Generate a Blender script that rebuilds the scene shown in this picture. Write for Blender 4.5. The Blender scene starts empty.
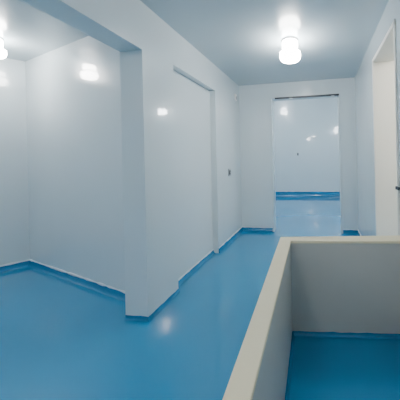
import bpy, bmesh, math, random
from mathutils import Vector, Matrix
random.seed(3)
scene=bpy.context.scene
COL=bpy.context.collection

# ---------------------------------------------------------------- materials
def new_mat(name):
    m=bpy.data.materials.new(name); m.use_nodes=True
    return m,m.node_tree,m.node_tree.nodes["Principled BSDF"]
def paint(name,c1,c2,rough,bump=0.02,bscale=6,coat=0.0,cr=.08,spec=0.5,rv=0.02,nscale=1.5):
    m,nt,b=new_mat(name)
    tc=nt.nodes.new("ShaderNodeTexCoord")
    n=nt.nodes.new("ShaderNodeTexNoise"); n.inputs["Scale"].default_value=nscale; n.inputs["Detail"].default_value=3
    nt.links.new(tc.outputs["Object"],n.inputs["Vector"])
    r=nt.nodes.new("ShaderNodeValToRGB"); r.color_ramp.elements[0].position=.3; r.color_ramp.elements[1].position=.7
    r.color_ramp.elements[0].color=(*c1,1); r.color_ramp.elements[1].color=(*c2,1)
    nt.links.new(n.outputs["Fac"],r.inputs["Fac"]); nt.links.new(r.outputs["Color"],b.inputs["Base Color"])
    mr=nt.nodes.new("ShaderNodeMapRange"); mr.inputs["To Min"].default_value=rough-rv; mr.inputs["To Max"].default_value=rough+rv
    nt.links.new(n.outputs["Fac"],mr.inputs["Value"]); nt.links.new(mr.outputs["Result"],b.inputs["Roughness"])
    n2=nt.nodes.new("ShaderNodeTexNoise"); n2.inputs["Scale"].default_value=bscale; n2.inputs["Detail"].default_value=1
    nt.links.new(tc.outputs["Object"],n2.inputs["Vector"])
    bp=nt.nodes.new("ShaderNodeBump"); bp.inputs["Strength"].default_value=bump; bp.inputs["Distance"].default_value=.05
    nt.links.new(n2.outputs["Fac"],bp.inputs["Height"]); nt.links.new(bp.outputs["Normal"],b.inputs["Normal"])
    nt.links.new(bp.outputs["Normal"],b.inputs["Coat Normal"])
    b.inputs["Specular IOR Level"].default_value=spec
    b.inputs["Coat Weight"].default_value=coat; b.inputs["Coat Roughness"].default_value=cr
    return m
def plain(name,c,rough=.4,metal=0,emit=None,es=0):
    m,nt,b=new_mat(name)
    b.inputs["Base Color"].default_value=(*c,1); b.inputs["Roughness"].default_value=rough; b.inputs["Metallic"].default_value=metal
    if emit: b.inputs["Emission Color"].default_value=(*emit,1); b.inputs["Emission Strength"].default_value=es
    return m
M_WALL=paint("gloss_white_wall_paint",(.69,.765,.795),(.71,.785,.815),.22,coat=.8,cr=.035,bump=.05,bscale=2.2)
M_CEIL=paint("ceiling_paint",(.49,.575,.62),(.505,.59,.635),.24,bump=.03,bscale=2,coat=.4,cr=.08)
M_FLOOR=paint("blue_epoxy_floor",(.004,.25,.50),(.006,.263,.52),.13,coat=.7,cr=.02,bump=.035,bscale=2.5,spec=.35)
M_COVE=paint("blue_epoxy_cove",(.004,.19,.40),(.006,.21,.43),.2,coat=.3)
M_HALF=paint("half_wall_plaster",(.58,.555,.515),(.62,.595,.55),.45,bump=.08,bscale=8)
M_CAP=paint("half_wall_cap_cream",(.97,.84,.58),(.97,.87,.63),.5,bump=.08,bscale=12,spec=.15)
M_BEAD=paint("white_sealant",(.75,.80,.83),(.85,.88,.9),.5)
M_CREAM=paint("cream_wall_paint",(.90,.87,.80),(.92,.89,.82),.35)
M_DARK=plain("dark_plastic",(.03,.03,.035),.4)
M_GREY=plain("grey_plastic",(.35,.36,.37),.45)
M_STEEL=plain("brushed_steel",(.45,.46,.47),.3,1)
M_WHITE=plain("white_plastic",(.8,.8,.8),.35)
def glow(n,c,s): return plain(n,(.9,.9,.9),.3,emit=c,es=s)
M_GLOW=glow("lit_glass_cool",(1.0,.985,.95),68)
M_GLOWF=glow("lit_glass_far",(.95,.985,1.0),78)
M_GLOWW=glow("lit_glass_warm",(1.0,.93,.82),85)

# ---------------------------------------------------------------- mesh helpers
def link(name,bm,mats,bevel=0,smooth=False,parent=None):
    bmesh.ops.recalc_face_normals(bm,faces=bm.faces)
    me=bpy.data.meshes.new(name); bm.to_mesh(me); bm.free()
    ob=bpy.data.objects.new(name,me); COL.objects.link(ob)
    for m in mats: me.materials.append(m)
    if smooth:
        for p in me.polygons: p.use_smooth=True
    if bevel:
        b=ob.modifiers.new("bevel","BEVEL"); b.width=bevel; b.segments=3; b.limit_method='ANGLE'
    if parent: ob.parent=parent
    return ob
def box(bm,x0,x1,y0,y1,z0,z1,mi=0):
    vs=[bm.verts.new((x,y,z)) for z in (z0,z1) for y in (y0,y1) for x in (x0,x1)]
    for q in ((0,1,3,2),(4,5,7,6),(0,1,5,4),(2,3,7,6),(0,2,6,4),(1,3,7,5)):
        f=bm.faces.new([vs[i] for i in q]); f.material_index=mi
def prism(bm,pts,z0,z1,mi=0):
    lo=[bm.verts.new((x,y,z0)) for x,y in pts]; hi=[bm.verts.new((x,y,z1)) for x,y in pts]
    bm.faces.new(lo).material_index=mi
    bm.faces.new(hi).material_index=mi
    n=len(pts)
    for i in range(n):
        f=bm.faces.new((lo[i],lo[(i+1)%n],hi[(i+1)%n],hi[i])); f.material_index=mi
def lathe(bm,prof,cx,cy,seg=32,mi=0):
    rings=[]
    for r,z in prof:
        if r<1e-5: rings.append([bm.verts.new((cx,cy,z))])
        else: rings.append([bm.verts.new((cx+r*math.cos(2*math.pi*i/seg),cy+r*math.sin(2*math.pi*i/seg),z)) for i in range(seg)])
    for a,b in zip(rings,rings[1:]):
        for i in range(seg):
            j=(i+1)%seg
            if len(a)==1 and len(b)==1: continue
            if len(a)==1: f=bm.faces.new((a[0],b[i],b[j]))
            elif len(b)==1: f=bm.faces.new((a[i],a[j],b[0]))
            else: f=bm.faces.new((a[i],a[j],b[j],b[i]))
            f.material_index=mi

H=2.78; HF=3.72
XL=-1.5; XLi=-1.72; XR=.64; XRo=.86; YE=4.8; YEo=4.98
YB=-2.6
# ---------------------------------------------------------------- shell
bm=bmesh.new(); box(bm,-4.9,3.0,YB-.2,9.5,-.15,0); link("floor",bm,[M_FLOOR])
bm=bmesh.new(); box(bm,-4.9,3.0,YB-.2,YEo,H,H+.12); link("ceiling",bm,[M_CEIL])
bm=bmesh.new(); box(bm,-2.6,2.2,YEo,9.5,HF,HF+.12); link("ceiling_far_room",bm,[M_CEIL])

bm=bmesh.new()
box(bm,XLi,XL,2.03,2.52,0,H)
box(bm,XLi,XL-.085,2.52,3.63,0,2.40)
box(bm,XLi,XL,2.52,3.63,2.40,H)
box(bm,XLi,XL,3.63,YE,0,H)
box(bm,XLi,XL,-1.6,2.03,2.36,H)
box(bm,XLi,XL,YB,-1.6,0,H)
link("wall_left",bm,[M_WALL])

bm=bmesh.new()
prism(bm,[(-3.93,2.91),(-1.72,2.24),(-1.72,3.2),(-3.93,3.2)],0,H)
link("wall_side_room_back",bm,[M_WALL])
bm=bmesh.new()
prism(bm,[(-3.93,2.91),(-4.42,2.2),(-4.42,YB),(-4.7,YB),(-4.7,3.2),(-3.93,3.2)],0,H)
link("wall_side_room_left",bm,[M_WALL])

bm=bmesh.new()
box(bm,XLi,-.88,YE,YEo,0,HF); box(bm,.36,XRo,YE,YEo,0,HF); box(bm,-.88,.36,YE,YEo,2.5,HF)
link("wall_end",bm,[M_WALL])
bm=bmesh.new()
box(bm,-.90,-.865,YE-.012,YEo+.01,0,2.52); box(bm,.345,.38,YE-.012,YEo+.01,0,2.52); box(bm,-.865,.345,YE-.012,YEo+.01,2.485,2.52)
link("door_1_frame",bm,[M_WALL],bevel=.004)
bm=bmesh.new()
box(bm,-.80,.36,YE-.05,YE-.013,2.47,2.50,0)
for x in (-.5,.25): box(bm,x-.03,x+.03,YE-.055,YE-.02,2.455,2.475,1)
link("door_track",bm,[M_DARK,M_STEEL],bevel=.003)

bm=bmesh.new()
box(bm,XR,XRo,YB,2.3,0,H); box(bm,XR,XRo,3.2,YE,0,H); box(bm,XR,XRo,2.3,3.2,2.5,H)
link("wall_right",bm,[M_WALL])
bm=bmesh.new(); box(bm,-4.7,XRo,YB-.2,YB,0,H); link("wall_back",bm,[M_WALL])
bm=bmesh.new(); box(bm,-2.6,2.2,9.2,9.4,0,HF); link("wall_far_room_back",bm,[M_WALL])
bm=bmesh.new(); box(bm,-2.6,-2.4,YEo,9.2,0,HF); link("wall_far_room_left",bm,[M_WALL])
bm=bmesh.new(); box(bm,2.0,2.2,YEo,9.2,0,HF); link("wall_far_room_right",bm,[M_WALL])
bm=bmesh.new(); box(bm,-2.4,XLi,YE,YEo,0,HF); box(bm,XRo,2.0,YE,YEo,0,HF); link("wall_far_room_front",bm,[M_WALL])
bm=bmesh.new(); box(bm,XRo,2.6,3.35,3.5,0,H); link("wall_warm_room_back",bm,[M_CREAM])
bm=bmesh.new(); box(bm,2.5,2.65,1.0,3.35,0,H); link("wall_warm_room_right",bm,[M_CREAM])
bm=bmesh.new(); box(bm,XRo,2.5,.9,1.0,0,H); link("wall_warm_room_front",bm,[M_CREAM])
bm=bmesh.new()
box(bm,XR-.012,XRo+.01,3.17,3.215,0,2.5); box(bm,XR-.012,XRo+.01,2.285,2.315,0,2.5); box(bm,XR-.012,XRo+.01,2.285,3.215,2.47,2.515)
link("door_2_frame",bm,[M_CREAM],bevel=.004)

# ---------------------------------------------------------------- coved skirtings (swept quarter profile) + sealant bead
def cove(name,a,b,side,h=.07,d=.035,bead=True):
    a=Vector(a);b=Vector(b);t=(b-a).normalized();n=Vector((-t.y,t.x))*side
    L=(b-a).length;N=max(2,int(L/.06))
    bm=bmesh.new();rows=[]
    K=6
    for i in range(N+1):
        p=a+t*(L*i/N); row=[]
        hh=h+random.uniform(-.004,.004)
        for k in range(K+1):
            an=math.pi/2*k/K
            off=d*(1-math.sin(an))+.004; z=hh*(1-math.cos(an))
            q=p+n*off; row.append(bm.verts.new((q.x,q.y,z+.001)))
        q=p; row.append(bm.verts.new((q.x,q.y,hh+.001))); row.append(bm.verts.new((q.x,q.y,.001)))
        rows.append(row)
    for r0,r1 in zip(rows,rows[1:]):
        m=len(r0)
        for k in range(m): bm.faces.new((r0[k],r0[(k+1)%m],r1[(k+1)%m],r1[k]))
    bm.faces.new(rows[0]);bm.faces.new(rows[-1])
    if bead:
        rr=[]
        for i in range(N+1):
            p=a+t*(L*i/N); w=.009+random.uniform(-.003,.006)
            zc=h+.004
            rr.append([bm.verts.new((*(p+n*o),zc+zz)) for o,zz in ((0.001,-w),(w*.7,-w*.6),(w*.7,w*.6),(0.001,w))])
        for r0,r1 in zip(rr,rr[1:]):
            for k in range(4):
                f=bm.faces.new((r0[k],r0[(k+1)%4],r1[(k+1)%4],r1[k])); f.material_index=1
        for r in (rr[0],rr[-1]):
            f=bm.faces.new(r); f.material_index=1
    return link(name,bm,[M_COVE,M_BEAD])
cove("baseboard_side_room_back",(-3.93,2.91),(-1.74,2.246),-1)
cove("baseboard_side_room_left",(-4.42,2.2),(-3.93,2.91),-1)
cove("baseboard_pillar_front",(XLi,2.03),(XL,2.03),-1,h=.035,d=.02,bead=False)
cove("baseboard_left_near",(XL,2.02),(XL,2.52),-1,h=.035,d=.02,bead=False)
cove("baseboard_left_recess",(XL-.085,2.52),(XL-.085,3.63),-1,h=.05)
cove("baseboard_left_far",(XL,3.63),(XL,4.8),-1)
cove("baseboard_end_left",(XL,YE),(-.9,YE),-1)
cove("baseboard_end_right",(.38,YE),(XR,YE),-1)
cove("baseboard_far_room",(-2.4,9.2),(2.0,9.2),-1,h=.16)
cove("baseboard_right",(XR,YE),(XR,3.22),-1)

# ---------------------------------------------------------------- L-shaped half wall
bm=bmesh.new()
HW=.74
prism(bm,[(-.214,-.9),(-.331,2.115),(.64,2.255),(.64,2.12),(-.243,2.03),(-.159,-.9)],0,HW-.02,0)
prism(bm,[(-.217,-.9),(-.335,2.119),(.64,2.26),(.64,2.114),(-.239,2.026),(-.155,-.9)],HW-.02,HW,1)
link("half_wall",bm,[M_HALF,M_CAP],bevel=.004)
cove("baseboard_half_wall_side",(-.168,-.6),(-.243,2.03),-1,h=.03,d=.02,bead=False)
cove("baseboard_half_wall_far",(-.243,2.03),(.64,2.12),-1,h=.03,d=.02,bead=False)

# ---------------------------------------------------------------- ceiling lamps
def ceiling_lamp(x,y,top,glowm,s=1.0,drop=0.0):
    e=bpy.data.objects.new("ceiling_lamp",None); COL.objects.link(e); e.location=(x,y,top)
    def part(n,prof,mat,seg=32,sm=True,dz=0):
        b=bmesh.new(); lathe(b,[(r*s,z*s-dz) for r,z in prof],0,0,seg); return link(n,b,[mat],smooth=sm,parent=e)
    if drop:
        part("canopy",[(0,0),(.06,0),(.05,-.03),(.012,-.04),(.012,-(drop+.02)/s),(0,-(drop+.02)/s)],M_WHITE)
    part("base_plate",[(0,0),(.095,0),(.095,-.012),(.085,-.02),(0,-.02)],M_WHITE,dz=drop)
    part("upper_glass",[(0,-.02),(.085,-.02),(.092,-.035),(.092,-.10),(.088,-.12),(0,-.12)],glowm,dz=drop)
    part("collar",[(0,-.12),(.095,-.12),(.10,-.124),(.10,-.13),(.095,-.134),(0,-.134)],M_WHITE,dz=drop)
    part("lower_glass",[(0,-.134),(.10,-.134),(.122,-.15),(.126,-.19),(.118,-.225),(.10,-.245),(.05,-.252),(0,-.253)],glowm,dz=drop)
    return e
ceiling_lamp(-.32,3.07,H,M_GLOW)
ceiling_lamp(-3.49,2.27,H,M_GLOW,.85)
ceiling_lamp(-.75,-.9,H,M_GLOW)  # added lamp behind the camera, unseen, lights the corridor
ceiling_lamp(-3.1,-.9,H,M_GLOW)  # unseen lamp added to light the near end of the side room
ceiling_lamp(.80,5.75,HF,M_GLOWF,1.1,drop=.95)
ceiling_lamp(-1.6,6.3,HF,M_GLOWF,1.4)  # extra lamp hidden left of the doorway, added to brighten the far room
ceiling_lamp(1.6,2.2,H,M_GLOWW,1.1)

# ---------------------------------------------------------------- small fittings
bm=bmesh.new()
box(bm,XL,XL+.012,4.11,4.20,1.10,1.22,0); box(bm,XL+.012,XL+.02,4.13,4.18,1.125,1.195,1); box(bm,XL+.02,XL+.026,4.145,4.165,1.14,1.165,0)
link("light_switch",bm,[M_GREY,M_DARK],bevel=.003)
bm=bmesh.new()
box(bm,XL-.002,XL+.025,4.52,4.58,2.44,2.56,0); box(bm,XL+.025,XL+.03,4.53,4.57,2.46,2.52,1)
link("junction_box",bm,[M_WHITE,M_GREY],bevel=.004)
bm=bmesh.new()
box(bm,-.79,-.73,9.17,9.2,1.43,1.53,0); box(bm,-.775,-.745,9.16,9.17,1.45,1.51,1)
link("wall_socket",bm,[M_GREY,M_DARK],bevel=.003)
bm=bmesh.new()
box(bm,XR-.012,XR+.002,2.20,2.24,1.04,1.18,0); box(bm,XR-.04,XR-.012,2.21,2.225,1.12,1.135,1); box(bm,XR-.04,XR-.028,2.18,2.26,1.115,1.14,1)
link("door_latch",bm,[M_STEEL,M_DARK],bevel=.002)

# ---------------------------------------------------------------- world
w=bpy.data.worlds.new("world"); scene.world=w; w.use_nodes=True
w.node_tree.nodes["Background"].inputs[0].default_value=(.6,.75,.9,1); w.node_tree.nodes["Background"].inputs[1].default_value=.2

# ---------------------------------------------------------------- camera
cd=bpy.data.cameras.new("camera"); cam=bpy.data.objects.new("camera",cd); COL.objects.link(cam)
cd.sensor_width=36; cd.lens=260/400*36; cd.shift_x=-(274-200)/400; cd.shift_y=-(200-157)/400; cd.clip_start=.02
R=Matrix.Rotation(math.radians(10),4,'Z')@Matrix.Rotation(math.radians(90),4,'X')@Matrix.Rotation(math.radians(-1.3),4,'Z')
cam.matrix_world=Matrix.Translation((0,0,1.4))@R
scene.camera=cam
